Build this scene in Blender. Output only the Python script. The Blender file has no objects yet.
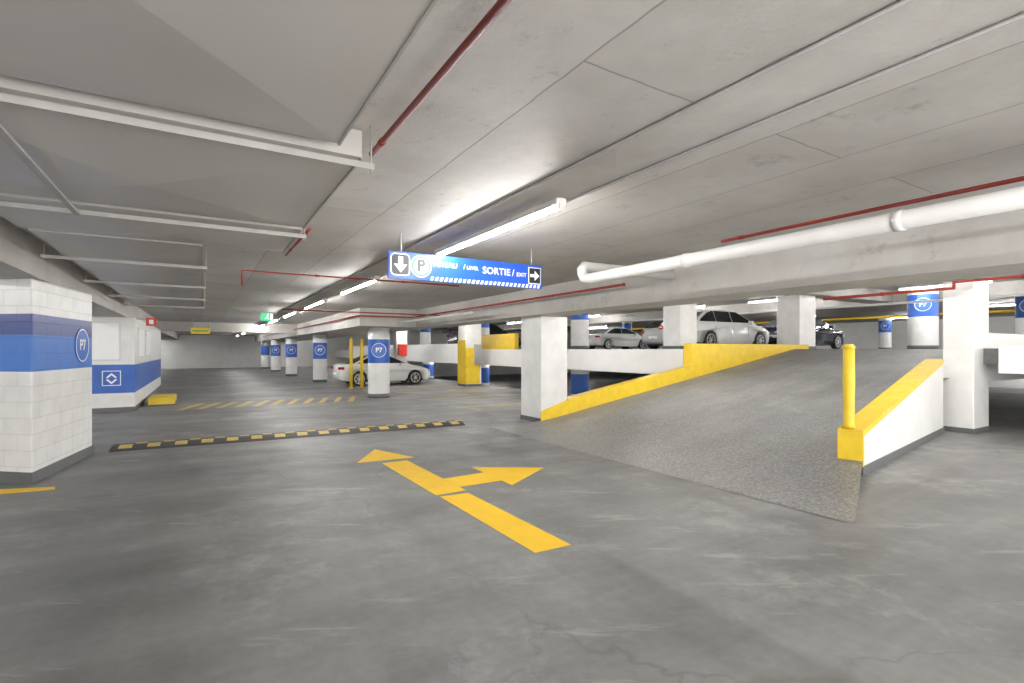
import bpy, bmesh, math, random
from mathutils import Vector, Matrix
random.seed(4)
S=bpy.context.scene; C=S.collection
try:
    S.view_settings.view_transform='Standard'
except Exception: pass
TH=math.atan2(.5195,.8545); CN,SN=math.cos(TH),math.sin(TH)
F=510.0; HZ=350.0; H=1.65
def W(c,t,z=0.0): return Vector((CN*c-SN*t, SN*c+CN*t, z))
def G(px,py,z=0.0):
    Y=F*(H-z)/(py-HZ); return ((px-512)/F*Y, Y)
def CT(p): return (CN*p[0]+SN*p[1], -SN*p[0]+CN*p[1])
# ------------------------------------------------ materials
def newmat(name):
    m=bpy.data.materials.new(name); m.use_nodes=True
    nt=m.node_tree; b=nt.nodes['Principled BSDF']; return m,nt,b
def N(nt,t,**k):
    n=nt.nodes.new(t)
    for a,v in k.items(): setattr(n,a,v)
    return n
def noise(nt,vec,scale,detail=4,rough=.55):
    n=N(nt,'ShaderNodeTexNoise'); n.inputs['Scale'].default_value=scale; n.inputs['Detail'].default_value=detail; n.inputs['Roughness'].default_value=rough
    if vec is not None: nt.links.new(vec,n.inputs['Vector'])
    return n.outputs['Fac']
def ramp(nt,fac,stops,interp='LINEAR'):
    r=N(nt,'ShaderNodeValToRGB'); r.color_ramp.interpolation=interp
    while len(r.color_ramp.elements)<len(stops): r.color_ramp.elements.new(.5)
    for e,(p,c) in zip(r.color_ramp.elements,stops):
        e.position=p; e.color=(c,c,c,1) if isinstance(c,(int,float)) else (*c,1)
    nt.links.new(fac,r.inputs['Fac']); return r.outputs['Color']
def mix(nt,fac,a,b,blend='MIX'):
    m=N(nt,'ShaderNodeMix',data_type='RGBA',blend_type=blend)
    def put(s,v):
        if isinstance(v,tuple): s.default_value=(*v,1)
        elif isinstance(v,float): s.default_value=v
        else: nt.links.new(v,s)
    put(m.inputs[0],fac); put(m.inputs[6],a); put(m.inputs[7],b)
    return m.outputs[2]
def math_(nt,op,a,b=None):
    m=N(nt,'ShaderNodeMath',operation=op)
    for i,v in enumerate((a,b)):
        if v is None: continue
        if isinstance(v,(int,float)): m.inputs[i].default_value=v
        else: nt.links.new(v,m.inputs[i])
    return m.outputs[0]
def bump(nt,b,h,strength,dist=.01):
    n=N(nt,'ShaderNodeBump'); n.inputs['Strength'].default_value=strength; n.inputs['Distance'].default_value=dist
    nt.links.new(h,n.inputs['Height']); nt.links.new(n.outputs[0],b.inputs['Normal'])
def pos(nt): return N(nt,'ShaderNodeNewGeometry').outputs['Position']
def mapped(nt,v,scale=(1,1,1),rot=0):
    m=N(nt,'ShaderNodeMapping'); m.inputs['Scale'].default_value=scale; m.inputs['Rotation'].default_value=(0,0,rot)
    nt.links.new(v,m.inputs['Vector']); return m.outputs[0]
def flat(name,col,rough=.5,metal=0.0,var=.12,scale=6,bs=.15,coat=0.0):
    m,nt,b=newmat(name); p=N(nt,'ShaderNodeTexCoord').outputs['Object']
    n=noise(nt,p,scale); d=tuple(x*(1-var) for x in col); l=tuple(min(1,x*(1+var*.5)) for x in col)
    nt.links.new(ramp(nt,n,[(.3,d),(.7,l)]),b.inputs['Base Color'])
    b.inputs['Roughness'].default_value=rough; b.inputs['Metallic'].default_value=metal
    b.inputs['Coat Weight'].default_value=coat
    if bs: bump(nt,b,noise(nt,p,scale*9),bs,.004)
    return m
def worn(name,col,under,lo,hi,scale,rough=.5):
    m,nt,b=newmat(name); p=pos(nt); n=noise(nt,p,scale,7,.7); n0=noise(nt,p,3,3)
    base=ramp(nt,n0,[(.3,tuple(x*.9 for x in col)),(.7,col)])
    nt.links.new(mix(nt,ramp(nt,n,[(lo,0.0),(hi,.8)]),base,under),b.inputs['Base Color'])
    b.inputs['Roughness'].default_value=rough; bump(nt,b,n,.2,.004); return m
def emit(name,col,s):
    m,nt,b=newmat(name); b.inputs['Base Color'].default_value=(*col,1)
    b.inputs['Emission Color'].default_value=(*col,1); b.inputs['Emission Strength'].default_value=s; return m
M={}
# floor
m,nt,b=newmat('floor_coating'); p=pos(nt); hp=mapped(nt,p,(1,1,1),-TH)
n1=noise(nt,p,.42,6,.62); n2=noise(nt,mapped(nt,hp,(1.6,.35,1)),1.0,6,.65); n3=noise(nt,p,14,4); n4=noise(nt,mapped(nt,hp,(.25,2.2,1)),.8,5,.6)
c=ramp(nt,n1,[(.32,(.150,.149,.148)),(.5,(.205,.204,.201)),(.68,(.275,.273,.267))])
c=mix(nt,.65,c,ramp(nt,n2,[(.33,.34),(.64,.66)]),'OVERLAY')
c=mix(nt,.5,c,ramp(nt,n4,[(.35,.34),(.65,.68)]),'OVERLAY')
c=mix(nt,.25,c,ramp(nt,n3,[(.35,.4),(.65,.6)]),'OVERLAY')
sc=noise(nt,mapped(nt,p,(.5,.5,.5)),1.3,9,.75)
c=mix(nt,ramp(nt,sc,[(.53,0.0),(.65,.6)]),c,(.38,.375,.365))
sf=noise(nt,mapped(nt,p,(.6,3.5,1),.5),1.1,8,.7)
c=mix(nt,ramp(nt,sf,[(.59,0.0),(.66,.45)]),c,(.42,.415,.405))
cl=noise(nt,mapped(nt,p,(.7,1.1,1)),.9,3,.5)
c=mix(nt,ramp(nt,cl,[(.30,.5),(.44,0.0)]),c,(.12,.12,.12))
vo=N(nt,'ShaderNodeTexVoronoi',feature='DISTANCE_TO_EDGE'); vo.inputs['Scale'].default_value=.2
wv=N(nt,'ShaderNodeVectorMath',operation='ADD'); nz=N(nt,'ShaderNodeTexNoise'); nz.inputs['Scale'].default_value=1.1; nz.inputs['Detail'].default_value=6
nt.links.new(p,nz.inputs['Vector']); nt.links.new(p,wv.inputs[0]); nt.links.new(nz.outputs['Color'],wv.inputs[1]); nt.links.new(wv.outputs[0],vo.inputs['Vector'])
c=mix(nt,math_(nt,'MULTIPLY',ramp(nt,vo.outputs['Distance'],[(.0,.4),(.003,0.0)]),ramp(nt,n2,[(.42,0.0),(.56,1.0)])),c,(.10,.10,.10))
nt.links.new(c,b.inputs['Base Color'])
nt.links.new(ramp(nt,n2,[(.3,.38),(.7,.62)]),b.inputs['Roughness']); bump(nt,b,n3,.12,.004); M['floor']=m
# ramp
m,nt,b=newmat('ramp_concrete'); p=pos(nt); hp=mapped(nt,p,(1,1,1),-TH)
sp=N(nt,'ShaderNodeSeparateXYZ'); nt.links.new(p,sp.inputs[0])
n1=noise(nt,p,.6,6,.62); n3=noise(nt,p,30,4,.7); n2=noise(nt,mapped(nt,hp,(.5,2.2,1)),1,6,.65)
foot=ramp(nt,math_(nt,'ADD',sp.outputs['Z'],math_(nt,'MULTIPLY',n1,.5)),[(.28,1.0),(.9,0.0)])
c=ramp(nt,n1,[(.3,(.235,.234,.231)),(.5,(.29,.289,.285)),(.7,(.36,.358,.35))]); c=mix(nt,.45,c,ramp(nt,n3,[(.38,.3),(.66,.74)]),'OVERLAY'); c=mix(nt,.4,c,ramp(nt,n2,[(.35,.36),(.65,.66)]),'OVERLAY')
c=mix(nt,ramp(nt,noise(nt,p,1.1,9,.75),[(.56,0.0),(.66,.45)]),c,(.42,.415,.41))
c=mix(nt,math_(nt,'MULTIPLY',foot,.6),c,mix(nt,ramp(nt,n3,[(.46,0.0),(.62,1.0)]),(.16,.159,.157),(.42,.415,.41)))  # pale speckles at the foot put glossy glints into the colour
nt.links.new(c,b.inputs['Base Color'])
nt.links.new(math_(nt,'SUBTRACT',.62,math_(nt,'MULTIPLY',foot,.20)),b.inputs['Roughness']); bump(nt,b,n3,.5,.006); M['ramp']=m
# ceiling
def ceilmat(name,joint):
    m,nt,b=newmat(name); p=pos(nt); hp=mapped(nt,p,(1,1,1),-TH)
    n1=noise(nt,p,.8,8,.66); n2=noise(nt,p,2.6,10,.8); n5=noise(nt,p,.25,3,.5)
    c=ramp(nt,n1,[(.3,(.41,.39,.365)),(.7,(.60,.58,.55))])
    c=mix(nt,.4,c,ramp(nt,n5,[(.35,.38),(.65,.6)]),'OVERLAY')
    c=mix(nt,ramp(nt,n2,[(.575,0.0),(.68,.6)]),c,(.24,.22,.19))
    if joint:
        bt=N(nt,'ShaderNodeTexBrick'); bt.offset=.37
        dv=N(nt,'ShaderNodeVectorMath',operation='ADD'); nz=N(nt,'ShaderNodeTexNoise'); nz.inputs['Scale'].default_value=4
        sc_=N(nt,'ShaderNodeVectorMath',operation='SCALE'); sc_.inputs['Scale'].default_value=.03
        nt.links.new(p,nz.inputs['Vector']); nt.links.new(nz.outputs['Color'],sc_.inputs[0]); nt.links.new(sc_.outputs[0],dv.inputs[1])
        nt.links.new(mapped(nt,hp,(1,1,1),math.pi/2),dv.inputs[0]); nt.links.new(dv.outputs[0],bt.inputs['Vector'])
        for k,v in (('Scale',1.0),('Mortar Size',.009),('Brick Width',5.0),('Row Height',.77),('Mortar Smooth',.8)): bt.inputs[k].default_value=v
        bt.inputs['Color1'].default_value=(1,1,1,1); bt.inputs['Color2'].default_value=(.87,.87,.86,1); bt.inputs['Mortar'].default_value=(.5,.49,.48,1)
        c=mix(nt,1.0,c,bt.outputs['Color'],'MULTIPLY')
    nt.links.new(c,b.inputs['Base Color']); nt.links.new(ramp(nt,n1,[(.3,.5),(.7,.65)]),b.inputs['Roughness']); b.inputs['Specular IOR Level'].default_value=.4; bump(nt,b,n2,.45,.018); return m
M['ceiling']=ceilmat('ceiling_paint',True); M['beam']=ceilmat('beam_paint',False)
def band(name,v0,v1,blocks=False,base=.0,col=(.035,.14,.55),two=None):
    m,nt,b=newmat(name); uv=N(nt,'ShaderNodeTexCoord').outputs['UV']
    sx=N(nt,'ShaderNodeSeparateXYZ'); nt.links.new(uv,sx.inputs[0]); v=sx.outputs['Y']
    n=noise(nt,pos(nt),3,4); white=ramp(nt,n,[(.3,(.78,.775,.76)),(.7,(.88,.875,.86))])
    inb=math_(nt,'MULTIPLY',math_(nt,'GREATER_THAN',v,v0),math_(nt,'LESS_THAN',v,v1))
    bc=ramp(nt,n,[(.3,tuple(x*.85 for x in col)),(.7,col)])
    if two: bc=mix(nt,math_(nt,'GREATER_THAN',v,two),ramp(nt,n,[(.3,(.07,.20,.60)),(.7,(.08,.23,.68))]),(.045,.075,.27))
    c=mix(nt,inb,white,bc)
    if base: c=mix(nt,math_(nt,'LESS_THAN',v,base),c,(.16,.165,.17))
    if blocks:
        bt=N(nt,'ShaderNodeTexBrick'); nt.links.new(uv,bt.inputs['Vector'])
        for k,vv in (('Scale',1.0),('Mortar Size',.006),('Brick Width',.4),('Row Height',.2),('Mortar Smooth',.6)): bt.inputs[k].default_value=vv
        bt.inputs['Color1'].default_value=(1,1,1,1); bt.inputs['Color2'].default_value=(.96,.96,.96,1); bt.inputs['Mortar'].default_value=(.78,.78,.78,1)
        c=mix(nt,1.0,c,bt.outputs['Color'],'MULTIPLY')
        bump(nt,b,math_(nt,'SUBTRACT',1.0,bt.outputs['Fac']),.5,.007)
    else: bump(nt,b,noise(nt,pos(nt),25,4),.12,.005)
    nt.links.new(c,b.inputs['Base Color']); b.inputs['Roughness'].default_value=.38; return m
M['white']=flat('white_paint',(.86,.855,.84),.45,var=.05,scale=2)
M['block']=band('pier_block_paint',1.38,2.1,True,two=1.84)
M['lobby']=band('lobby_wall_paint',.5,1.26)
M['col']=band('column_paint',1.2,2.02,base=.14)
M['colp']=band('column_white_paint',9,9.1,base=.1)
M['yellow']=flat('yellow_paint',(.92,.64,.035),.42,var=.10,scale=5)
M['yworn']=worn('worn_yellow_paint',(.92,.64,.035),(.78,.72,.5),.57,.66,6)
M['ypaint']=worn('yellow_floor_paint',(.97,.60,.02),(.55,.40,.12),.60,.72,9,.6)
M['ypale']=worn('faded_yellow_floor_paint',(.74,.53,.12),(.36,.32,.22),.45,.65,9,.6)
M['blue']=flat('blue_panel',(.015,.09,.56),.3,var=.04,bs=0)
M['bluedisc']=flat('blue_disc',(.04,.15,.55),.35,var=.04,bs=0)
M['wsign']=flat('sign_white',(.95,.95,.95),.4,var=.02,bs=0)
M['black']=flat('black_sign',(.012,.012,.014),.4,var=.1,bs=0)
M['green']=emit('exit_green',(.04,.42,.2),.7)
M['signgreen']=flat('sign_green',(.03,.36,.12),.4,bs=0)
M['red']=flat('red_pipe_paint',(.30,.03,.02),.5,var=.15)
M['redbox']=flat('red_cabinet_paint',(.7,.04,.02),.35)
M['pipe']=flat('white_pipe_paint',(.76,.75,.73),.4,var=.08,scale=3)
M['conduit']=flat('grey_conduit',(.25,.24,.235),.5)
M['box']=flat('grey_box',(.42,.42,.42),.45)
M['duct']=flat('painted_sheet_metal',(.48,.46,.435),.33,var=.05,scale=1.2,bs=.05)
M['steel']=flat('painted_steel_angle',(.38,.37,.35),.45,var=.12)
M['base']=flat('grey_base_paint',(.14,.145,.15),.5)
M['rubber']=flat('black_rubber',(.065,.065,.065),.6)
M['tyre']=flat('tyre_rubber',(.02,.02,.02),.65)
M['tube']=emit('lamp_tube',(1,.985,.96),228)
M['carwhite']=flat('white_car_paint',(.9,.9,.89),.25,var=.02,bs=0,coat=.5)
M['carsilver']=flat('silver_car_paint',(.66,.67,.68),.25,metal=.2,var=.02,bs=0,coat=.6)
M['cardark']=flat('dark_blue_car_paint',(.02,.028,.05),.2,var=.02,bs=0,coat=.8)
M['glass']=flat('car_glass',(.02,.025,.03),.06,var=.05,bs=0,coat=.5)
M['rim']=flat('alloy',(.6,.6,.61),.3,metal=.7,bs=0)
M['tail']=flat('tail_lamp_red',(.5,.01,.01),.2,bs=0)
M['head']=flat('head_lamp',(.55,.57,.6),.1,bs=0,coat=.5)
# ------------------------------------------------ mesh builder
class MB:
    def __init__(s): s.bm=bmesh.new(); s.uv=s.bm.loops.layers.uv.new('UVMap')
    def prism(s,pts,z0,z1,v0=None):
        n=len(pts); a=z0 if isinstance(z0,(list,tuple)) else [z0]*n; b=z1 if isinstance(z1,(list,tuple)) else [z1]*n
        area=sum(pts[i][0]*pts[(i+1)%n][1]-pts[(i+1)%n][0]*pts[i][1] for i in range(n))
        if area<0: pts=pts[::-1]; a=list(a)[::-1]; b=list(b)[::-1]
        lo=[s.bm.verts.new((p[0],p[1],z)) for p,z in zip(pts,a)]; hi=[s.bm.verts.new((p[0],p[1],z)) for p,z in zip(pts,b)]
        zz=min(a) if v0 is None else v0; u=0
        for i in range(n):
            j=(i+1)%n; L=math.dist(pts[i],pts[j]); f=s.bm.faces.new((lo[i],lo[j],hi[j],hi[i]))
            for l,q in zip(f.loops,((u,a[i]-zz),(u+L,a[j]-zz),(u+L,b[j]-zz),(u,b[i]-zz))): l[s.uv].uv=q
            u+=L
        for f in (s.bm.faces.new(hi),s.bm.faces.new(lo[::-1])):
            for l in f.loops: l[s.uv].uv=(l.vert.co.x,-5)
        return s
    def box(s,x0,x1,y0,y1,z0,z1): return s.prism([(x0,y0),(x1,y0),(x1,y1),(x0,y1)],z0,z1)
    def ct(s,c0,c1,t0,t1,z0,z1):
        return s.prism([tuple(W(c,t)[:2]) for c,t in ((c0,t0),(c1,t0),(c1,t1),(c0,t1))],z0,z1)
    def tube(s,path,r,seg=12):
        P=[Vector(p) for p in path]; rings=[]
        up=Vector((0,0,1))
        for i,p in enumerate(P):
            a=(P[i]-P[i-1]).normalized() if i else None; b=(P[i+1]-P[i]).normalized() if i<len(P)-1 else None
            t=(a+b).normalized() if a and b else (a or b)
            u=up if abs(t.dot(up))<.9 else Vector((CN,SN,0))
            x=t.cross(u).normalized(); y=x.cross(t).normalized()
            if rings and len(P)>2:
                pr=rings[-1][1]; x=(pr-t*pr.dot(t)).normalized(); y=x.cross(t).normalized()
            rings.append(([s.bm.verts.new(p+x*math.cos(q)*r+y*math.sin(q)*r) for q in [2*math.pi*k/seg for k in range(seg)]],x))
        for (A,_),(B,_) in zip(rings,rings[1:]):
            for k in range(seg): s.bm.faces.new((A[k],A[(k+1)%seg],B[(k+1)%seg],B[k])).smooth=True
        s.bm.faces.new(rings[0][0]); s.bm.faces.new(rings[-1][0][::-1]); return s
    def lathe(s,prof,seg=28,cx=0,cy=0,axis='z'):
        def pt(r,h,q):
            return (cx+r*math.cos(q),cy+r*math.sin(q),h) if axis=='z' else (cx+r*math.cos(q),h,cy+r*math.sin(q))
        rings=[[s.bm.verts.new(pt(r,h,2*math.pi*k/seg)) for k in range(seg)] for r,h in prof]
        for i,(A,B) in enumerate(zip(rings,rings[1:])):
            for k in range(seg):
                f=s.bm.faces.new((A[k],A[(k+1)%seg],B[(k+1)%seg],B[k])); f.smooth=True
                r0=prof[0][0]
                for l,q in zip(f.loops,((k,prof[i][1]),(k+1,prof[i][1]),(k+1,prof[i+1][1]),(k,prof[i+1][1]))): l[s.uv].uv=(q[0]*2*math.pi*r0/seg,q[1])
        s.bm.faces.new(rings[0][::-1]); s.bm.faces.new(rings[-1]); return s
    def poly(s,pts,z): return s.prism(pts,z,z+.003)
    def build(s,name,mat,parent=None,bevel=0,keep=False):
        bmesh.ops.recalc_face_normals(s.bm,faces=s.bm.faces)
        me=bpy.data.meshes.new(name); off=Vector((0,0,0))
        if parent is None and not keep:
            xs=[v.co for v in s.bm.verts]
            off=Vector(((min(v.x for v in xs)+max(v.x for v in xs))/2,(min(v.y for v in xs)+max(v.y for v in xs))/2,min(v.z for v in xs)))
            for v in s.bm.verts: v.co-=off
        s.bm.to_mesh(me); s.bm.free(); me.materials.append(M[mat] if isinstance(mat,str) else mat)
        o=bpy.data.objects.new(name,me); C.objects.link(o); o.location=off
        if parent is not None: o.parent=parent
        if bevel:
            md=o.modifiers.new('b','BEVEL'); md.width=bevel; md.segments=2; md.limit_method='ANGLE'; md.angle_limit=.6
        return o
def tag(o,label=None,cat=None,group=None,kind=None):
    if label: o['label']=label
    if cat: o['category']=cat
    if group: o['group']=group
    if kind: o['kind']=kind
    return o
def thing(name,c,t,z,label,cat,group=None,rz=None,xy=None):
    o=bpy.data.objects.new(name,None); C.objects.link(o)
    o.location=W(c,t,z) if xy is None else Vector((xy[0],xy[1],z)); o.rotation_euler=(0,0,TH if rz is None else rz); o.empty_display_size=.2
    return tag(o,label,cat,group)
def copy_tree(o,parent=None,label=None):
    n=o.copy(); C.objects.link(n); n.parent=parent
    if label: n['label']=label
    for ch in list(o.children): copy_tree(ch,n)
    return n
def struct(o): o['kind']='structure'; return o
def text(s,size,mat,parent,loc,rot=(math.pi/2,0,0),name='lettering',off=.0,align='LEFT',sp=1.0):
    cu=bpy.data.curves.new('t','FONT'); cu.body=s; cu.size=size; cu.extrude=.001; cu.offset=off; cu.align_x=align; cu.align_y='CENTER'; cu.space_character=sp
    o=bpy.data.objects.new('t',cu); C.objects.link(o); dg=bpy.context.evaluated_depsgraph_get()
    me=bpy.data.meshes.new_from_object(o.evaluated_get(dg)); bpy.data.objects.remove(o)
    me.materials.clear(); me.materials.append(M[mat])
    q=bpy.data.objects.new(name,me); C.objects.link(q); q.parent=parent; q.location=loc; q.rotation_euler=rot; return q
def plate(pts,y,th,name,mat,parent):
    m=MB(); n=len(pts)
    A=[m.bm.verts.new((p[0],y,p[1])) for p in pts]; B=[m.bm.verts.new((p[0],y-th,p[1])) for p in pts]
    m.bm.faces.new(A); m.bm.faces.new(B[::-1])
    for i in range(n): m.bm.faces.new((A[i],A[(i+1)%n],B[(i+1)%n],B[i]))
    return m.build(name,mat,parent)
def circ(cx,cz,r,n=28): return [(cx+r*math.cos(2*math.pi*k/n),cz+r*math.sin(2*math.pi*k/n)) for k in range(n)]
def rect(x0,x1,z0,z1): return [(x0,z0),(x1,z0),(x1,z1),(x0,z1)]
def ring(cx,cz,r0,r1,y,th,name,mat,parent,n=36):
    m=MB()
    V=[[m.bm.verts.new((cx+r*math.cos(2*math.pi*k/n),yy,cz+r*math.sin(2*math.pi*k/n))) for k in range(n)] for r,yy in ((r0,y),(r0,y-th),(r1,y-th),(r1,y))]
    for i in range(4):
        A,B=V[i],V[(i+1)%4]
        for k in range(n): m.bm.faces.new((A[k],A[(k+1)%n],B[(k+1)%n],B[k]))
    return m.build(name,mat,parent)
# ------------------------------------------------ setting
DK=1.68; CZ=3.0; UZ=4.0; LOW=-1.35; TB=54
TC=9.48
m=MB(); m.ct(-14,11.6,-6,TB,-1.5,0); m.ct(11.6,30,-6,10.1,-1.5,0); struct(m.build('floor','floor',keep=True))
m=MB(); m.ct(11.6,48,10.1,TB,LOW-.2,LOW); struct(m.build('floor','floor',keep=True))
m=MB(); m.ct(11.95,48,TC+.31,TB,1.38,DK); m.ct(16.6,48,4.1,TC+.31,1.38,DK); m.ct(13.45,48,-6,4.1,1.38,DK); struct(m.build('floor','floor',keep=True))
def rz(c):
    x0,x1=6.3,16.6; k=DK/(x1-x0)
    if c<=x0-.8: return .006
    if c<x0+.8: return .006+(k*.8-.006)*((c-(x0-.8))/1.6)**2
    return k*(c-x0)
def rt(c):
    return 2.45+(3.33-2.45)*min(1,max(0,(c-5.3)/2.1)) if c<7.44 else min(4.1,3.35+(c-7.44)*.165)+.12
m=MB(); cs=[5.25,5.5,5.7,5.9,6.1,6.3,6.5,6.7,6.9,7.1,7.43,7.45,8,9,10,11,12,13,14,15,16,16.6]
nT=6; G_=[]
for c in cs:
    G_.append([m.bm.verts.new(W(c,rt(c)+(TC+.01-rt(c))*k/nT,rz(c))) for k in range(nT+1)])
for A,B in zip(G_,G_[1:]):
    for k in range(nT): m.bm.faces.new((A[k],B[k],B[k+1],A[k+1])).smooth=True
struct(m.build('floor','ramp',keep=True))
m=MB(); m.ct(-14,7.0,-6,TB,CZ,3.3); m.ct(7.0,11.6,10.1,TB,CZ,3.3); struct(m.build('ceiling','ceiling',keep=True))
m=MB(); m.ct(7.0,48,-6,TB,UZ,4.25); struct(m.build('ceiling','ceiling',keep=True))
m=MB(); m.ct(-14.3,-14,-6,TB,-1.5,4.2); struct(m.build('wall_left','white',keep=True))
m=MB(); m.ct(48,48.3,-6,TB,-1.5,4.2); struct(m.build('wall_right','white',keep=True))
m=MB(); m.ct(-14,48,TB,TB+.3,-1.5,4.2); struct(m.build('wall_back','white',keep=True))
def beam(n,*a,mat='beam'):
    m=MB(); m.ct(*a); return struct(m.build('trim_%d'%n,mat,keep=True))
beam(1,6.2,7.0,-6,TB,2.42,CZ+.3)
beam(2,-3.0,-1.72,-6,TB,2.54,CZ)
beam(3,12.7,13.45,-6,4.9,3.06,UZ)
beam(4,11.6,11.95,TC+.31,TB,.93,DK,mat='white')
beam(5,13.2,13.45,-6,3.55,1.2,1.74,mat='white')
beam(6,23.5,24.1,-6,TB,3.5,UZ)
beam(7,-1.72,4.3,29,29.6,2.55,CZ)
beam(8,11.6,24,TC,TC+.8,3.55,UZ)
beam(9,13.45,30,1.2,1.4,0,1.38,mat='white')
beam(10,4.3,6.19,16.4,TB,2.42,CZ)
# ------------------------------------------------ columns and ramp walls
def sqcol(name,c0,c1,t0,t1,z0,z1,label,group='square white columns'):
    t=thing(name,(c0+c1)/2,(t0+t1)/2,z0,label,'column',group); a=(c1-c0)/2; b=(t1-t0)/2
    MB().box(-a,a,-b,b,0,z1-z0).build('shaft','colp',t,bevel=.02)
    MB().box(-a-.01,a+.01,-b-.01,b+.01,0,.1).build('base_strip','base',t); return t
ca,ta=CT(G(541,423))
sqcol('square_column',ca,ca+.75,ta,ta+.85,0,2.42,'white square column at the foot of the ramp beside the yellow curb')
m=MB(); ce=ca+.8; cc=[ce,8.5,10,11.6]
m.ct(11.6,17.45,TC,TC+.28,.6,1.83)
f0=ta-.045; f1=ta-.015
m.prism([tuple(W(c,t_)[:2]) for c,t_ in ((ca-.02,f0),(ce,f0),(ce,f1),(ca-.02,f1))],0,[rz(ca)+.2,rz(ce)+.34,rz(ce)+.34,rz(ca)+.2])
for a,b_ in zip(cc,cc[1:]):
    ha=.34; m.prism([tuple(W(c,t_)[:2]) for c,t_ in ((a,f0 if a==ce else TC),(b_,TC),(b_,TC+.28),(a,TC+.28))],0,[rz(a)+ha,rz(b_)+ha,rz(b_)+ha,rz(a)+ha])
tag(m.build('ramp_curb','yellow'),'long yellow curb wall rising along the far side of the ramp','curb')
p0=Vector((4.62,6.73)); p1=Vector((8.02,9.67)); p1b=p1+(p1-p0).normalized()*.78; dirv=(p1-p0).normalized(); nr=Vector((-dirv.y,dirv.x))
q0=p0+nr*.27; q1=p1b+nr*.27
t=thing('ramp_parapet',0,0,0,'white low wall with worn yellow top sloping up the near right side of the ramp','low wall',rz=0,xy=p0)
def L2(p): return (p.x-p0.x,p.y-p0.y)
za,zb=.58,1.47
m=MB(); m.prism([L2(p0),L2(p1b),L2(q1),L2(q0)],0,[za-.05,zb-.05,zb-.05,za-.05]); m.build('wall_body','white',t)
o_=-nr*.012-dirv*.012; o1=-nr*.012
m=MB(); m.prism([L2(p0+o_),L2(p1b+o1),L2(q1-o1),L2(q0-o1-dirv*.012)],[za-.08,zb-.08,zb-.08,za-.08],[za,zb,zb,za]); m.build('yellow_cap','yworn',t)
m=MB(); e=dirv*.05; m.prism([L2(p0+o_),L2(p0+e+o1),L2(q0+e-o1),L2(q0-o1-dirv*.012)],.11,za-.08); m.build('yellow_end','yellow',t)
m=MB(); m.prism([L2(p0+o_*1.6),L2(p1b+o1*1.6),L2(q1-o1*1.6),L2(q0-o1*1.6-dirv*.02)],0,.11); m.build('base_strip','base',t)
pc=p0+dirv*.10+nr*.18
t=thing('bollard_post',0,0,za+.018,'yellow pipe bollard standing on the end of the sloping low wall','post',rz=0,xy=pc)
MB().lathe([(.08,0),(.068,.05),(.067,.45),(.073,.62),(.069,.8),(.069,1.07)]).build('post','yellow',t)
MB().lathe([(.074,1.07),(.074,1.10),(.045,1.13)]).build('post_cap','yellow',t)
m=MB(); m.prism([tuple(W(c,tt)[:2]) for c,tt in ((13.5,3.85),(16.55,3.85),(16.55,4.08),(13.5,4.08))],1.0,2.0)
tag(m.build('low_wall','white'),'white upper guard wall beyond the right ramp column','low wall')
m=MB(); m.ct(14.2,20,.9,1.15,.0,.28); tag(m.build('curb','yellow'),'yellow curb low under the deck at the right edge','curb')
m=MB(); m.ct(18,27,2.6,2.8,DK,DK+.35); tag(m.build('curb','yellow'),'yellow curb on the upper deck at the right edge','curb')
cr,tr=CT(G(974,434))
sqcol('square_column',cr,cr+.8,tr,tr+.5,0,3.06,'white column at the right, rising beside the sloping parapet end')
sqcol('square_column',17.5,18.5,TC+.33,TC+1.15,DK,UZ-.45,'white column at the top end of the yellow ramp curb')
sqcol('square_column',12.9,13.7,11.0,11.7,DK,UZ,'white column left of the white parked car on the deck')
sqcol('square_column',8.7,9.3,26.0,26.6,0,CZ,'white column carrying the red fire cabinet')
yc=sqcol('square_column',10.2,11.0,20.8,21.6,0,CZ,'white column with yellow lower face and grey box')
MB().box(-.42,.3,-.42,-.404,.12,1.75).build('yellow_face','yellow',yc); MB().box(-.42,-.404,-.42,.42,.12,2.1).build('yellow_face','yellow',yc)
MB().box(.0,.36,-.55,-.42,1.0,1.9).build('electrical_box','box',yc,bevel=.01)
def p7(parent,y,z,r,s='P7'):
    plate(circ(0,z,r),y,.006,'disc','bluedisc',parent)
    ring(0,z,r*.89,r*.95,y-.006,.003,'disc_ring','wsign',parent)
    text(s,r*.85,'wsign',parent,(0,y-.010,z),off=.006*r/.3,align='CENTER')
def rcol(c,t_,z0,z1,label,r=.37,sign=True,group='round blue banded columns'):
    t=thing('round_column',c,t_,z0,label,'column',group)
    o=W(c,t_); t.rotation_euler[2]=math.atan2(o.y,o.x)-math.pi/2
    MB().lathe([(r,0),(r,.14),(r,1.2),(r,2.02),(r,z1-z0)],32).build('shaft','col',t)
    MB().lathe([(r+.012,0),(r+.012,.13)],32).build('base_band','base',t)
    if sign: p7(t,-r-.002,1.64,.26)
    return t
rcol(5.3,17.7,0,2.42,'nearest round blue banded column marked P7, in front of the white car')
for i,(c,t_) in enumerate(((5.2,27.6),(4.85,34.9),(4.8,42.5),(4.8,50))):
    rcol(c,t_,0,2.42,'round blue banded column, %s beyond the P7 column by the white car'%['first','second','third','fourth'][i],sign=i<3,r=.34)
rcol(13.3,16.5,DK,UZ,'round banded deck column above the yellow curb, left of the silver car')
rcol(13.3,16.5,LOW,.93,'round banded column below the deck edge, seen under the spandrel',sign=False)
rcol(28.2,29.2,DK,UZ,'round banded deck column behind the pale sedan',sign=False)
rcol(23,8.3,DK,UZ,'large round banded deck column beyond the top of the ramp at right',r=.46)
rcol(41,17,DK,UZ,'small distant round deck column left of the large right one')
rcol(27,6.4,DK,UZ,'round deck column at the right edge behind the ramp column')
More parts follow.
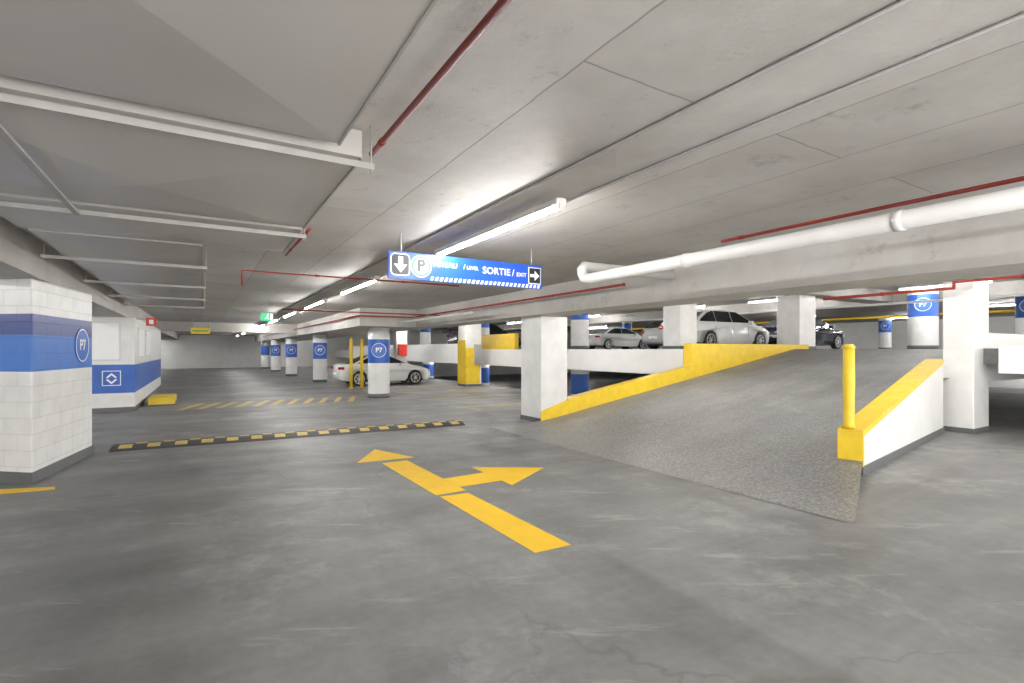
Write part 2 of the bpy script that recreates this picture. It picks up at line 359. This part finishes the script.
for i,(c,t_) in enumerate(((13.3,25),(13.3,33))): rcol(c,t_,LOW,.93,'round column below the deck, %s along from the near one'%['first','second'][i],sign=False)
for i,(c,t_) in enumerate(((13.3,25),(13.3,33.5),(34,12))): rcol(c,t_,DK,UZ,'distant round deck column, %s'%['behind the near column row','farthest in the deck edge row','past the dark car'][i],sign=False)
# left pier
P=[(-5.91,6.28),(-6.66,8.1),(-7.7,7.75),(-6.95,6.45)]
t=thing('block_pier',0,0,0,'painted block pier with wide blue band at the left edge','column',rz=0,xy=P[0])
lp=[(x-P[0][0],y-P[0][1]) for x,y in P]
MB().prism(lp,0,2.54).build('shaft','block',t,bevel=.03)
cx=sum(p[0] for p in lp)/4; cy=sum(p[1] for p in lp)/4
MB().prism([(cx+(x-cx)*1.02,cy+(y-cy)*1.02) for x,y in lp],0,.14).build('base_strip','base',t)
a=Vector(P[0]); b2=Vector(P[1]); d2=(b2-a).normalized(); ctr=a+(b2-a)*.78; nn=Vector((d2.y,-d2.x))
s=thing('level_sign',0,0,0,'round blue P7 sign on the side of the block pier','sign',rz=math.atan2(d2.y,d2.x),xy=ctr+nn*.004)
p7(s,0,1.72,.26)
# lobby block
t=thing('lobby_block',-5.3,22.2,0,'white lift lobby block with blue band left of the aisle','wall')
MB().box(-3.7,3.75,-5.1,5.1,0,2.53).build('block_wall','lobby',t)
MB().box(-3.71,3.765,-5.115,5.115,0,.12).build('base_strip','base',t)
for y0 in (-4.4,-2.2):  # added whiter boards imitate a brightly lit upper wall by colour
    w_=MB().box(3.75,3.775,y0,y0+1.5,1.42,2.3).build('wall_panel','pipe',t); MB().box(3.775,3.785,y0+.05,y0+1.45,1.47,2.25).build('pane','wsign',w_)
w_=MB().box(1.9,3.45,-5.125,-5.1,1.36,2.40).build('wall_panel','pipe',t); MB().box(1.94,3.41,-5.135,-5.12,1.40,2.36).build('pane','wsign',w_)
s=thing('lift_sign',-2.05,17.08,.9,'white outlined lift symbol on the blue band of the lobby block','sign')
for r_ in (rect(-.2,.2,.18,.2),rect(-.2,.2,-.2,-.18),rect(-.2,-.18,-.2,.2),rect(.18,.2,-.2,.2)): plate(r_,0,.004,'frame_bar','wsign',s)
plate([(-.12,.02),(0,.14),(.12,.02),(.08,.0),(0,.08),(-.08,.0)],0,.004,'up_chevron','wsign',s)
plate([(-.12,-.04),(-.08,-.02),(0,-.10),(.08,-.02),(.12,-.04),(0,-.16)],0,.004,'down_chevron','wsign',s)
s=thing('hanging_sign',-1.2,17.3,2.32,'small red square sign at the corner of the lobby block','sign')
plate(rect(-.12,.12,0,.22),0,.02,'panel','redbox',s); plate(rect(-.05,.05,.05,.17),-.02,.002,'pictogram','wsign',s); MB().box(-.34,-.1,-.01,.0,.17,.19).build('bracket','steel',s)
t=thing('curb_island',-.95,18.9,0,'short yellow curb island beside the lobby block','curb')
MB().box(-.4,.25,-.7,.9,.0,.24).build('curb_body','yellow',t,bevel=.03); MB().box(-.42,.27,-.72,.92,0,.05).build('base_strip','base',t)
# ------------------------------------------------ floor markings
def gp(l): return [G(*q) for q in l]
m=MB()
m.poly(gp([(535,553),(571,545),(468,493),(440,497)]),.001)
m.poly(gp([(436,495.5),(466,490.5),(407,460.5),(382,463.5)]),.001)
m.poly(gp([(357,463),(414,457.5),(375,449.5)]),.001)
m.poly(gp([(441,479.5),(459,487.3),(502,480.7),(484,472.7)]),.0025)
m.poly(gp([(472,467.5),(512,485.5),(544,468)]),.0035)
tag(m.build('arrow_marking','ypaint'),'yellow forked straight and right turn arrow painted on the floor','floor marking')
m=MB()
for k in range(11):
    c=-.6+k*.46; m.poly([tuple(W(a,b)[:2]) for a,b in ((c,16.7),(c+.17,16.7),(c+.68,18.4),(c+.51,18.4))],.001)
tag(m.build('hatched_marking','ypale'),'yellow hatched crossing painted before the lobby block','floor marking')
for i,t_ in enumerate((13.2,16.0,18.9,21.7)):
    m=MB(); m.poly([tuple(W(a,b)[:2]) for a,b in ((6.2,t_),(11.2 if i<3 else 10,t_),(11.2 if i<3 else 10,t_+.1),(6.2,t_+.1))],.001)
    tag(m.build('bay_line','ypale'),'yellow parking bay line, %s going back from the ramp curb'%['first','second','third','fourth','fifth'][i],'floor marking','yellow bay lines')
m=MB(); m.poly(gp([(-30,497),(-30,491),(55,487),(55,489.5)]),.001); tag(m.build('edge_line','ypaint'),'yellow painted line at the foot of the block pier','floor marking')
# speed bump
a=Vector(G(113,449)); b2=Vector(G(460,423.5)); L=(b2-a).length; ang=math.atan2((b2-a).y,(b2-a).x)
t=thing('speed_bump',0,0,0,'black rubber speed bump with yellow blocks across the aisle','speed bump',rz=ang,xy=(a+b2)/2)
prof=[(-.32,0),(-.25,.028),(-.12,.06),(.12,.06),(.25,.028),(.32,0)]
def bumpseg(x0,x1,pr):
    m=MB(); A=[m.bm.verts.new((x0,y,z)) for y,z in pr]; B=[m.bm.verts.new((x1,y,z)) for y,z in pr]
    m.bm.faces.new(A); m.bm.faces.new(B[::-1])
    for i in range(len(pr)): j=(i+1)%len(pr); m.bm.faces.new((A[i],B[i],B[j],A[j]))
    return m
bumpseg(-L/2,L/2,prof).build('rubber_body','rubber',t)
n=16
for k in range(n):
    x=-L/2+(k+.5)*L/n
    bumpseg(x-.09,x+.09,[(-.24,.033),(-.24,.035),(-.12,.063),(-.02,.063),(-.02,.058)]).build('yellow_block','ypale',t)
    bumpseg(x+.11,x+.27,[(.03,.058),(.03,.063),(.12,.063),(.24,.035),(.24,.033)]).build('yellow_block','ypale',t)
# ------------------------------------------------ ducts
def duct(c0,c1,t0,t1,z,npan,label,dep=.06):
    t=thing('air_duct',(c0+c1)/2,(t0+t1)/2,z,label,'duct','ceiling ducts'); a=(c1-c0)/2; b=(t1-t0)/2
    MB().box(-a,a,-b,b,.02,CZ-z-.02).build('duct_body','duct',t)
    for k in range(npan):
        y0=-b+2*b*k/npan; y1=y0+2*b/npan; m=MB(); q=[(-a,y0,.02),(a,y0,.02),(a,y1,.02),(-a,y1,.02)]; ce=(0,(y0+y1)/2,.02-dep)
        V=[m.bm.verts.new(v) for v in q]; cv=m.bm.verts.new(ce)
        for i in range(4): m.bm.faces.new((V[i],V[(i+1)%4],cv))
        m.build('creased_panel','duct',t)
    MB().box(a-.008,a+.004,-b,b,.008,.03).build('seam_flange','steel',t)
    return t
duct(-1.5,.665,-4.5,2.98,2.80,3,'wide sheet metal ceiling duct overhead at the near left',.08)
duct(-1.5,.83,3.12,5.2,2.80,1,'first ceiling duct section in the middle, beyond the nearest hanger bar',.08)
duct(-1.5,.83,5.3,6.6,2.80,1,'short ceiling duct section between the middle and far ones')
duct(-1.45,.0,6.7,16.9,2.80,4,'long narrower ceiling duct section farthest away',.04)
names=['nearest','second','third','fourth','fifth','sixth','seventh','eighth']
for i,(t_,c1,z_) in enumerate(((3.05,.88,2.725),(5.25,.86,2.725),(7.9,.06,2.72),(10.4,.06,2.72),(12.9,.06,2.72),(15.4,.06,2.72))):
    t=thing('duct_hanger',0,t_,z_,'%s steel angle hanger bar under the ceiling duct'%names[i],'hanger','duct hanger bars')
    m=MB(); m.box(-1.6,c1,-.022,.022,.032,.038); m.box(-1.6,c1,-.022,-.017,.0,.035); m.build('angle_bar','steel',t)
    for x in (-1.57,c1-.012): MB().tube([(x,.005,-.02),(x,.005,CZ-z_-.001)],.005,6).build('threaded_rod','steel',t)
m=MB(); m.ct(-.85,-.81,3.12,5.15,2.70,2.715); tag(m.build('support_rail','steel'),'steel rail running lengthwise under the near duct','rail')
# ------------------------------------------------ pipes
def pipe(path,r,mat,label,cat='pipe',name='sprinkler_pipe',coll=(),cm=None,cs=1.22):
    o=W(path[0][0],path[0][1],path[0][2]); t=bpy.data.objects.new(name,None); C.objects.link(t); t.location=o; tag(t,label,cat)
    pts=[W(*p)-o for p in path]; MB().tube(pts,r).build('pipe_run',mat,t)
    for (i,f) in coll:
        A,B=pts[i],pts[i+1]; p=A.lerp(B,f); d=(B-A).normalized()*.03
        MB().tube([p-d,p+d],r*cs).build('coupling',cm or mat,t)
    return t
pipe([(.94,-4,2.92),(.94,3.3,2.92)],.018,'red','red sprinkler pipe running overhead along the edge of the near duct',coll=[(0,.66),(0,.97)])
pipe([(.95,5.6,2.9),(.95,7.3,2.9)],.016,'red','short red pipe at the edge of the middle duct section',coll=[(0,.3),(0,.75)])
pipe([(.45,7.6,2.5),(.45,7.6,2.7),(3.6,7.6,2.7)],.014,'red','red branch pipe crossing the ceiling behind the sign',coll=[(1,.3),(1,.7)])
pipe([(5.9,6.2,2.72),(5.9,16.0,2.72),(4.15,16.1,2.72),(4.15,45,2.72)],.022,'red','long red sprinkler pipe along the beam over the columns',coll=[(0,f/5) for f in range(5)])
pipe([(1.6,13,2.6),(5.6,13,2.6)],.016,'red','thin red branch pipe crossing the aisle ceiling beyond the sign')
pipe([(4.41,-4,2.62),(4.41,5.25,2.60),(4.41,5.37,2.62),(4.41,5.41,2.68),(4.41,5.42,2.74),(4.47,5.44,2.79),(6.19,5.44,2.80)],.072,'pipe','thick white drain pipe running under the ceiling at right',name='drain_pipe',coll=[(0,.62),(0,.83)],cs=1.1)
pipe([(4.62,-4,2.78),(4.62,3.4,2.78)],.017,'red','red pipe close above the drain pipe at right',coll=[(0,.6),(0,.97)])
pipe([(2.3,-5,2.985),(2.3,50,2.985)],.011,'conduit','grey conduit left of the lamp row on the ceiling',name='conduit')
pipe([(2.80,-5,2.985),(2.80,50,2.985)],.011,'conduit','grey conduit right of the lamp row on the ceiling',name='conduit')
pipe([(12.6,-1,2.98),(12.6,tr+.2,2.98),(12.6,tr+.2,2.86),(12.6,6.5,2.86)],.035,'red','red pipe crossing the top of the right hand column',coll=[(0,.5),(0,.8),(2,.5)])
pipe([(13.95,3.0,DK),(13.95,3.0,3.9)],.06,'pipe','vertical white pipe beside the right hand column',name='riser_pipe',coll=[(0,.5)])
pipe([(30,-5,3.35),(30,40,3.35)],.06,'yellow','yellow pipe under the upper deck ceiling at the far right',name='gas_pipe')
pipe([(21,-5,3.3),(21,40,3.3)],.04,'pipe','white pipe under the upper deck ceiling',name='water_pipe')
pipe([(5.5,10.9,2.55),(5.5,16.3,2.55)],.03,'pipe','white pipe below the red pipe along the far beam',name='water_pipe')
# ------------------------------------------------ lamps
def lamp():
    t=thing('ceiling_light',0,0,0,'x','ceiling light')
    MB().box(-.05,.05,0,2.6,.035,.09).build('housing','pipe',t,bevel=.008)
    MB().tube([(0,.04,.018),(0,2.56,.018)],.014,6).build('lamp_tube','tube',t)
    for y in (0,2.58): MB().box(-.026,.026,y-.005,y+.025,.0,.09).build('end_cap','pipe',t)
    return t
base=lamp(); first=[True]
def put(c,t_,z,label,group,turn=0):
    o=base if first[0] else copy_tree(base); first[0]=False
    o.location=W(c,t_,z); o['label']=label; o['group']=group; o.rotation_euler=(0,0,TH+turn)
for i,t_ in enumerate((3.4,8.6,13.0,17.5,22.0,27,33,40,47,-3.6)):  # last fixture is added behind the camera as fill
    put(2.55,t_,2.82,'strip ceiling light in the main aisle, '+['nearest, above the blue sign','second from the sign','third from the sign','fourth from the sign','fifth from the sign','sixth from the sign','seventh from the sign','eighth from the sign','farthest from the sign','added as fill behind the viewpoint'][i],'main aisle strip lights')
wd=['first','second','third','fourth','fifth','sixth','seventh','eighth']
for r_,(c,z,ts,nm) in enumerate(((-6.5,2.86,(2,8,30,36,42),'left bays (added fill)'),(-4.2,2.86,(12.5,),'lobby front (added fill)'),(9.3,2.86,(12,18,24,30,37,44),'bays behind the ramp (added fill)'),(15.4,3.84,(-3,3,13,21,30,40),'deck edge'),(21.8,3.84,(-4,1,6,12,17,25,34),'deck aisle'),(27,3.84,(2,10,20,30),'middle deck'),(34,3.84,(-2,8,18,28,38),'far deck'),(41,3.84,(0,14,28),'farthest deck'),(9.5,3.84,(-3,2,6.5),'ramp opening'),(14.2,1.2,(11,17.5,24,31),'near lower level (added fill)'),(22,1.2,(12,20,28,38),'middle lower level (added fill)'),(32,1.2,(14,26,38),'far lower level (added fill)'))):  # bay, lobby and lower level rows are extra fixtures added to brighten
    for i,t_ in enumerate(ts): put(c,t_,z,'strip ceiling light over the %s, %s going away'%(nm,wd[i]),nm+' strip lights')
for i,c in enumerate((-3,8)): put(c,51.5,2.86,'added strip light brightening the far wall, %s from the left'%wd[i],'added far wall strip lights',math.pi/2)  # added crosswise fixtures that brighten the far wall
# ------------------------------------------------ hanging signs
t=thing('direction_sign',1.81,5.69,2.47,'long blue hanging exit direction sign over the aisle','sign')
SL,SH=2.1,.31
MB().box(0,SL,-.02,.02,0,SH).build('panel','blue',t)
yy=-.025
def rrect(x0,x1,z0,z1,r=.03):
    o=[]
    for cx_,cz_,a0 in ((x1-r,z1-r,0),(x0+r,z1-r,90),(x0+r,z0+r,180),(x1-r,z0+r,270)):
        for k in range(5): a_=math.radians(a0+22.5*k); o.append((cx_+r*math.cos(a_),cz_+r*math.sin(a_)))
    return o
plate(rrect(.02,.25,.035,.29,.05),yy+.005,.006,'icon_border','wsign',t); plate(rrect(.032,.238,.047,.278,.04),yy,.003,'icon_tile','black',t)
plate([(.11,.255),(.11,.165),(.06,.165),(.1375,.07),(.215,.165),(.165,.165),(.165,.255)],yy-.004,.002,'down_arrow','wsign',t)
plate(circ(.385,.16,.13),yy+.004,.005,'icon_disc','wsign',t)
ring(.385,.16,.095,.118,yy-.003,.003,'icon_ring','signgreen',t); text('P',.185,'black',t,(.385,yy-.006,.165),off=.008,align='CENTER')
text('NIVEAU',.085,'wsign',t,(.54,yy-.004,.2),off=.0012,sp=1.06); text('/',.085,'wsign',t,(.935,yy-.004,.2),off=.0005); text('LEVEL',.06,'wsign',t,(.98,yy-.004,.194),off=.0005,sp=1.06)
text('SORTIE',.12,'wsign',t,(1.20,yy-.004,.18),off=.0018,sp=1.06); text('/',.12,'wsign',t,(1.632,yy-.004,.18),off=.0015); text('EXIT',.072,'wsign',t,(1.70,yy-.004,.165),off=.001,sp=1.06)
plate(rect(1.89,2.085,.06,.28),yy+.005,.006,'icon_border','wsign',t); plate(rect(1.9,2.075,.07,.27),yy,.003,'icon_tile','black',t)
plate([(1.915,.19),(1.985,.19),(1.985,.235),(2.06,.17),(1.985,.105),(1.985,.15),(1.915,.15)],yy-.004,.002,'right_arrow','wsign',t)
m=MB()
for k in range(26):
    x=.5+k*.061; q=[(x,.006),(x+.032,.006),(x+.05,.05),(x+.018,.05)]
    A=[m.bm.verts.new((a_,yy,b_)) for a_,b_ in q]; B=[m.bm.verts.new((a_,yy+.005,b_)) for a_,b_ in q]; m.bm.faces.new(A); m.bm.faces.new(B[::-1])
    for i in range(4): m.bm.faces.new((A[i],A[(i+1)%4],B[(i+1)%4],B[i]))
m.build('dashed_border','wsign',t)
for x in (.15,SL-.15): MB().tube([(x,0,SH),(x,0,CZ-2.47)],.008,8).build('hanging_rod','steel',t)
t=thing('emergency_exit_sign',1.55,15.7,2.46,'small green lit emergency exit sign hanging in the aisle','sign')
MB().box(-.16,.16,-.03,.03,0,.22).build('sign_case','green',t,bevel=.005)
plate(circ(.02,.19,.018),-.031,.002,'running_figure','wsign',t); plate([(0,.165),(.04,.165),(.02,.11),(.06,.04),(.03,.04),(.0,.09),(-.05,.04),(-.07,.05),(-.02,.11)],-.031,.002,'running_figure','wsign',t)
plate(rect(.08,.14,.03,.2),-.031,.002,'door_mark','wsign',t); MB().tube([(0,0,.22),(0,0,.539)],.01,8).build('stem','steel',t)
t=thing('clearance_bar',-.05,26.0,2.35,'yellow clearance bar hanging far down the aisle','sign')
MB().box(-.36,.36,-.02,.02,0,.26).build('panel','yellow',t)
for x in (-.3,.3): MB().tube([(x,0,.26),(x,0,.645)],.01,6).build('chain','steel',t)
plate(rect(-.3,.3,.1,.16),-.021,.002,'dark_stripe','signgreen',t)
# ------------------------------------------------ small things
t=thing('fire_cabinet',9.0,25.97,1.35,'red fire cabinet on a white column behind the white car','cabinet')
MB().box(-.22,.22,-.18,0,0,.6).build('cabinet_body','redbox',t,bevel=.01); MB().box(-.16,.16,-.19,-.18,.08,.5).build('door_window','redbox',t)
for i,x in enumerate((5.5,5.95)):
    t=thing('guard_post',x,22.4,0,'yellow upright guard post before the white car, %s'%['left of the pair','right of the pair'][i],'post','yellow guard posts')
    MB().lathe([(.07,0),(.07,2.1),(.04,2.15)],16).build('post','yellow',t); MB().lathe([(.11,0),(.11,.02)],16).build('base_plate','yellow',t)
m=MB(); m.ct(12.0,12.2,19.5,24.5,DK,2.4); tag(m.build('guard_wall','yellow'),'yellow guard wall on the deck edge behind the white car','low wall')
m=MB(); m.ct(12.0,12.15,24.6,50,DK,2.0); tag(m.build('guard_wall','white'),'long white low guard wall on the far deck edge','low wall')
# ------------------------------------------------ cars
def car(c,t_,z,style,paint,label,flip=False,Lc=4.5):
    root=thing('car',c,t_,z,label,'car','parked cars',rz=TH+(math.pi if flip else 0))
    l=Lc/2; Wd=1.8; Ht={'hatch':1.50,'suv':1.56,'sedan':1.46}[style]; r=.33; fx=l-.88; rx=-l+.9; bz={'sedan':.93,'hatch':.96,'suv':1.02}[style]
    def arch(cx): return [(cx-(r+.05)*math.cos(a_),r+(r+.05)*math.sin(a_)) for a_ in [math.pi*k/12 for k in range(13)]]
    pr=[(-l+.10,.28),(rx-.45,.22)]+arch(rx)+[(rx+.5,.19),(fx-.5,.19)]+arch(fx)+[(fx+.45,.2),(l-.16,.2),(l-.03,.30),(l,.45),(l-.03,.6),(l-.12,.71),(l-.4,.81),(l-.8,.89),(l-1.2,bz-.01)]
    if style=='sedan': pr+=[(0,bz+.02),(-l+.9,bz+.07),(-l+.35,bz+.08),(-l+.08,bz+.05),(-l+.03,bz-.06),(-l+.02,.7),(-l+.0,.5),(-l+.03,.36)]
    else: pr+=[(0,bz+.0),(-l+.45,bz+.05),(-l+.12,bz+.02),(-l+.04,.86),(-l+.02,.66),(-l,.5),(-l+.03,.36)]
    m=MB(); rings=[]
    for sfr,k in ((-1,1),(-.985,.55),(-.93,.2),(-.8,0),(0,-.3),(.8,0),(.93,.2),(.985,.55),(1,1)):
        R_=[]
        for x,zz in pr:
            tp=max(0,(abs(x)-(l-.85))/.85)**2
            yy_=sfr*Wd/2*(1-.17*tp)
            if abs(sfr)>.9: yy_*=1-.05*max(0,(zz-.62)/.4)-.03*max(0,(.5-zz)/.3)
            R_.append(m.bm.verts.new((x*(1-.016*k-.02*tp*abs(sfr)**3),yy_,zz+(.58-zz)*.05*k)))
        rings.append(R_)
    for A,B in zip(rings,rings[1:]):
        for i in range(len(pr)):
            j=(i+1)%len(pr); m.bm.faces.new((A[i],A[j],B[j],B[i])).smooth=True
    m.bm.faces.new(rings[0]).smooth=True; m.bm.faces.new(rings[-1][::-1]).smooth=True
    m.build('body',paint,root)
    MB().box(-l+.35,l-.35,-.68,.68,.18,.75).build('underbody','tyre',root)
    z0=bz-.03
    if style=='sedan': gh=[(-l+.42,z0),(-l+.82,z0+.20),(-l+1.35,Ht-.10),(-l+1.8,Ht-.025),(-.12,Ht),(l-2.25,Ht-.035),(l-1.95,Ht-.11),(l-.98,z0)]
    elif style=='hatch': gh=[(-l+.14,z0),(-l+.38,z0+.2),(-l+.85,Ht-.13),(-l+1.25,Ht-.05),(-.25,Ht),(l-2.3,Ht-.03),(l-2.0,Ht-.10),(l-1.0,z0)]
    else: gh=[(-l+.1,z0),(-l+.2,z0+.25),(-l+.42,Ht-.10),(-l+.7,Ht-.03),(-.3,Ht),(l-2.1,Ht-.03),(l-1.85,Ht-.10),(l-1.05,z0)]
    yb=Wd/2-.075
    def wy(z): 
        q=max(0,min(1,(z-z0)/(Ht-z0))); return yb-.20*q**1.25
    m=MB(); rings=[]
    for sfr,dz in ((-1,-.012),(-.9,0),(-.5,.018),(0,.025),(.5,.018),(.9,0),(1,-.012)):
        rings.append([m.bm.verts.new((x,sfr*wy(zz),zz+(dz if zz>z0+.3 else 0))) for x,zz in gh])
    for A,B in zip(rings,rings[1:]):
        for i in range(len(gh)-1): m.bm.faces.new((A[i],A[i+1],B[i+1],B[i])).smooth=True
        m.bm.faces.new((A[-1],A[0],B[0],B[-1]))
    m.bm.faces.new(rings[0]); m.bm.faces.new(rings[-1][::-1]); m.build('roof',paint,root)
    def xr(z,front):
        pts=gh[4:] if front else gh[:5]
        for (x0,a0),(x1,a1) in zip(pts,pts[1:]):
            if min(a0,a1)<=z<=max(a0,a1) and a0!=a1: return x0+(x1-x0)*(z-a0)/(a1-a0)
        return pts[0][0]
    def sidewin(xa,xb,s):
        zs=[z0+(.13 if style=='sedan' else .08),z0+.2,Ht-.17,Ht-.085]; Lf=[];Rt=[]
        for zz in zs:
            a_=max(xa,xr(zz,False)+.12); b_=min(xb,xr(zz,True)-.10)
            if b_-a_<.02: b_=a_+.02
            Lf.append((a_,zz)); Rt.append((b_,zz))
        m=MB()
        A=[[m.bm.verts.new((x,s*(wy(zz)+.012),zz)) for x,zz in (Lf[k],Rt[k])] for k in range(4)]
        for k in range(3): m.bm.faces.new((A[k][0],A[k][1],A[k+1][1],A[k+1][0]))
        m.build('window','glass',root)
    for s in (-1,1):
        cuts=[(-l+.2,-.30),(-.25,l)] if style=='sedan' else [(-l+.35,-1.12),(-1.08,-.2),(-.15,l)]
        for a_,b_ in cuts: sidewin(a_,b_,s)
    def screen(i0,i1,name,k0,k1,sg):
        m=MB(); P_=[Vector(q) for q in gh[i0:i1+1]]
        P_[0]=P_[0].lerp(P_[1],k0); P_[-1]=P_[-1].lerp(P_[-2],k1)
        rws=[]
        for pnt in P_:
            rws.append([m.bm.verts.new((pnt.x+sg*.012,f*wy(pnt.y)*.9,pnt.y+.014+(.02*(1-abs(f)) if pnt.y>z0+.3 else 0))) for f in (-1,-.5,0,.5,1)])
        for A,B in zip(rws,rws[1:]):
            for k in range(4): m.bm.faces.new((A[k],A[k+1],B[k+1],B[k])).smooth=True
        m.build(name,'glass',root)
    screen(6,7,'windscreen',.02,.06,1); screen(0,2,'rear_window',.35 if style!='sedan' else .3,.1,-1)
    for s in (-1,1):
        MB().box(l-.36,l-.085,s*.66-.12,s*.66+.11,.60,.70).build('headlight','head',root,bevel=.03)
        MB().box(-l+.005,-l+.26,s*.68-.12,s*.68+.10,.76,.88).build('tail_light','tail',root,bevel=.03)
        MB().box(l-1.68,l-1.52,s*.97-.09,s*.97+.09,bz,bz+.12).build('mirror',paint,root,bevel=.03)
        for hx in (-.35,-1.2): MB().box(hx-.09,hx+.09,s*.875-.02,s*.875+.02,.80,.83).build('door_handle',paint,root)
        for hx in (.72,-.28,-1.22):
            MB().box(hx-.004,hx+.004,s*.885-.006,s*.885+.006,.36,bz-.12).build('door_gap','conduit',root)
    MB().box(l-.06,l+.004,-.42,.42,.32,.52).build('grille','black',root,bevel=.02)
    MB().box(-l-.004,-l+.03,-.26,.26,.5,.62).build('licence_plate','wsign',root)
    for x in (fx,rx):
        for s in (-1,1):
            w=MB().lathe([(r*.66,-.1),(r*.97,-.1),(r,-.06),(r,.06),(r*.97,.1),(r*.66,.1)],28,axis='y').build('wheel','tyre',root); w.location=(x,s*.79,r)
            m=MB(); m.lathe([(r*.68,-.03),(r*.68,.03)],24,axis='y').build('rim_back','black',w)
            m=MB(); m.lathe([(.06,s*.06),(.06,s*.105)],14,axis='y')
            for k in range(7):
                a_=2*math.pi*k/7; d_=Vector((math.cos(a_),0,math.sin(a_))); e_=Vector((-math.sin(a_),0,math.cos(a_)))
                v=[d_*.03+e_*.03,d_*r*.68+e_*.04,d_*r*.68-e_*.04,d_*.03-e_*.03]
                A=[m.bm.verts.new(p+Vector((0,s*.06,0))) for p in v]; B=[m.bm.verts.new(p+Vector((0,s*.1,0))) for p in v]
                m.bm.faces.new(A); m.bm.faces.new(B[::-1])
                for i in range(4): m.bm.faces.new((A[i],A[(i+1)%4],B[(i+1)%4],B[i]))
            m.build('rim','rim',w)
            ring(0,0,r*.62,r*.72,.1 if s>0 else -.09,.012,'rim_edge','rim',w)
    return root
car(7.45,24.3,0,'sedan','carwhite','white sedan parked on the lower level behind the P7 column',Lc=4.45)
car(17.2,12.9,DK,'hatch','carwhite','large white hatchback on the upper deck above the yellow ramp wall',Lc=4.75)
car(23.1,12.9,DK,'sedan','cardark','dark blue car parked behind the column at the ramp top',Lc=4.6)
car(23.6,25.4,DK,'sedan','carwhite','pale sedan far back on the upper deck between round columns',Lc=4.8)
car(20.2,17.0,DK,'hatch','carsilver','silver car mostly hidden behind the white square deck column',Lc=4.3)
car(14.8,27.5,DK,'suv','cardark','dark car on the deck edge beyond the yellow guard wall',Lc=4.5)
# ------------------------------------------------ light, camera
w=bpy.data.worlds.new('W'); S.world=w; w.use_nodes=True; w.node_tree.nodes['Background'].inputs[0].default_value=(1,.98,.95,1); w.node_tree.nodes['Background'].inputs[1].default_value=5.2
def area(loc,rot,size,power):
    l=bpy.data.lights.new('fill','AREA'); l.shape='RECTANGLE'; l.size=size[0]; l.size_y=size[1]; l.energy=power
    o=bpy.data.objects.new('bounce_fill',l); C.objects.link(o); o.location=loc; o.rotation_euler=rot
area(W(1.5,-3.5,.6),(math.pi-.5,0,TH),(4,2),330)  # unseen fill light added behind the camera, aimed up at the ceiling
cam=bpy.data.cameras.new('camera'); co=bpy.data.objects.new('camera',cam); C.objects.link(co)
co.location=(0,0,H); co.rotation_euler=(math.pi/2,0,0); cam.sensor_width=36; cam.lens=F/1024*36; cam.shift_y=8.5/1024; cam.clip_end=300
S.camera=co
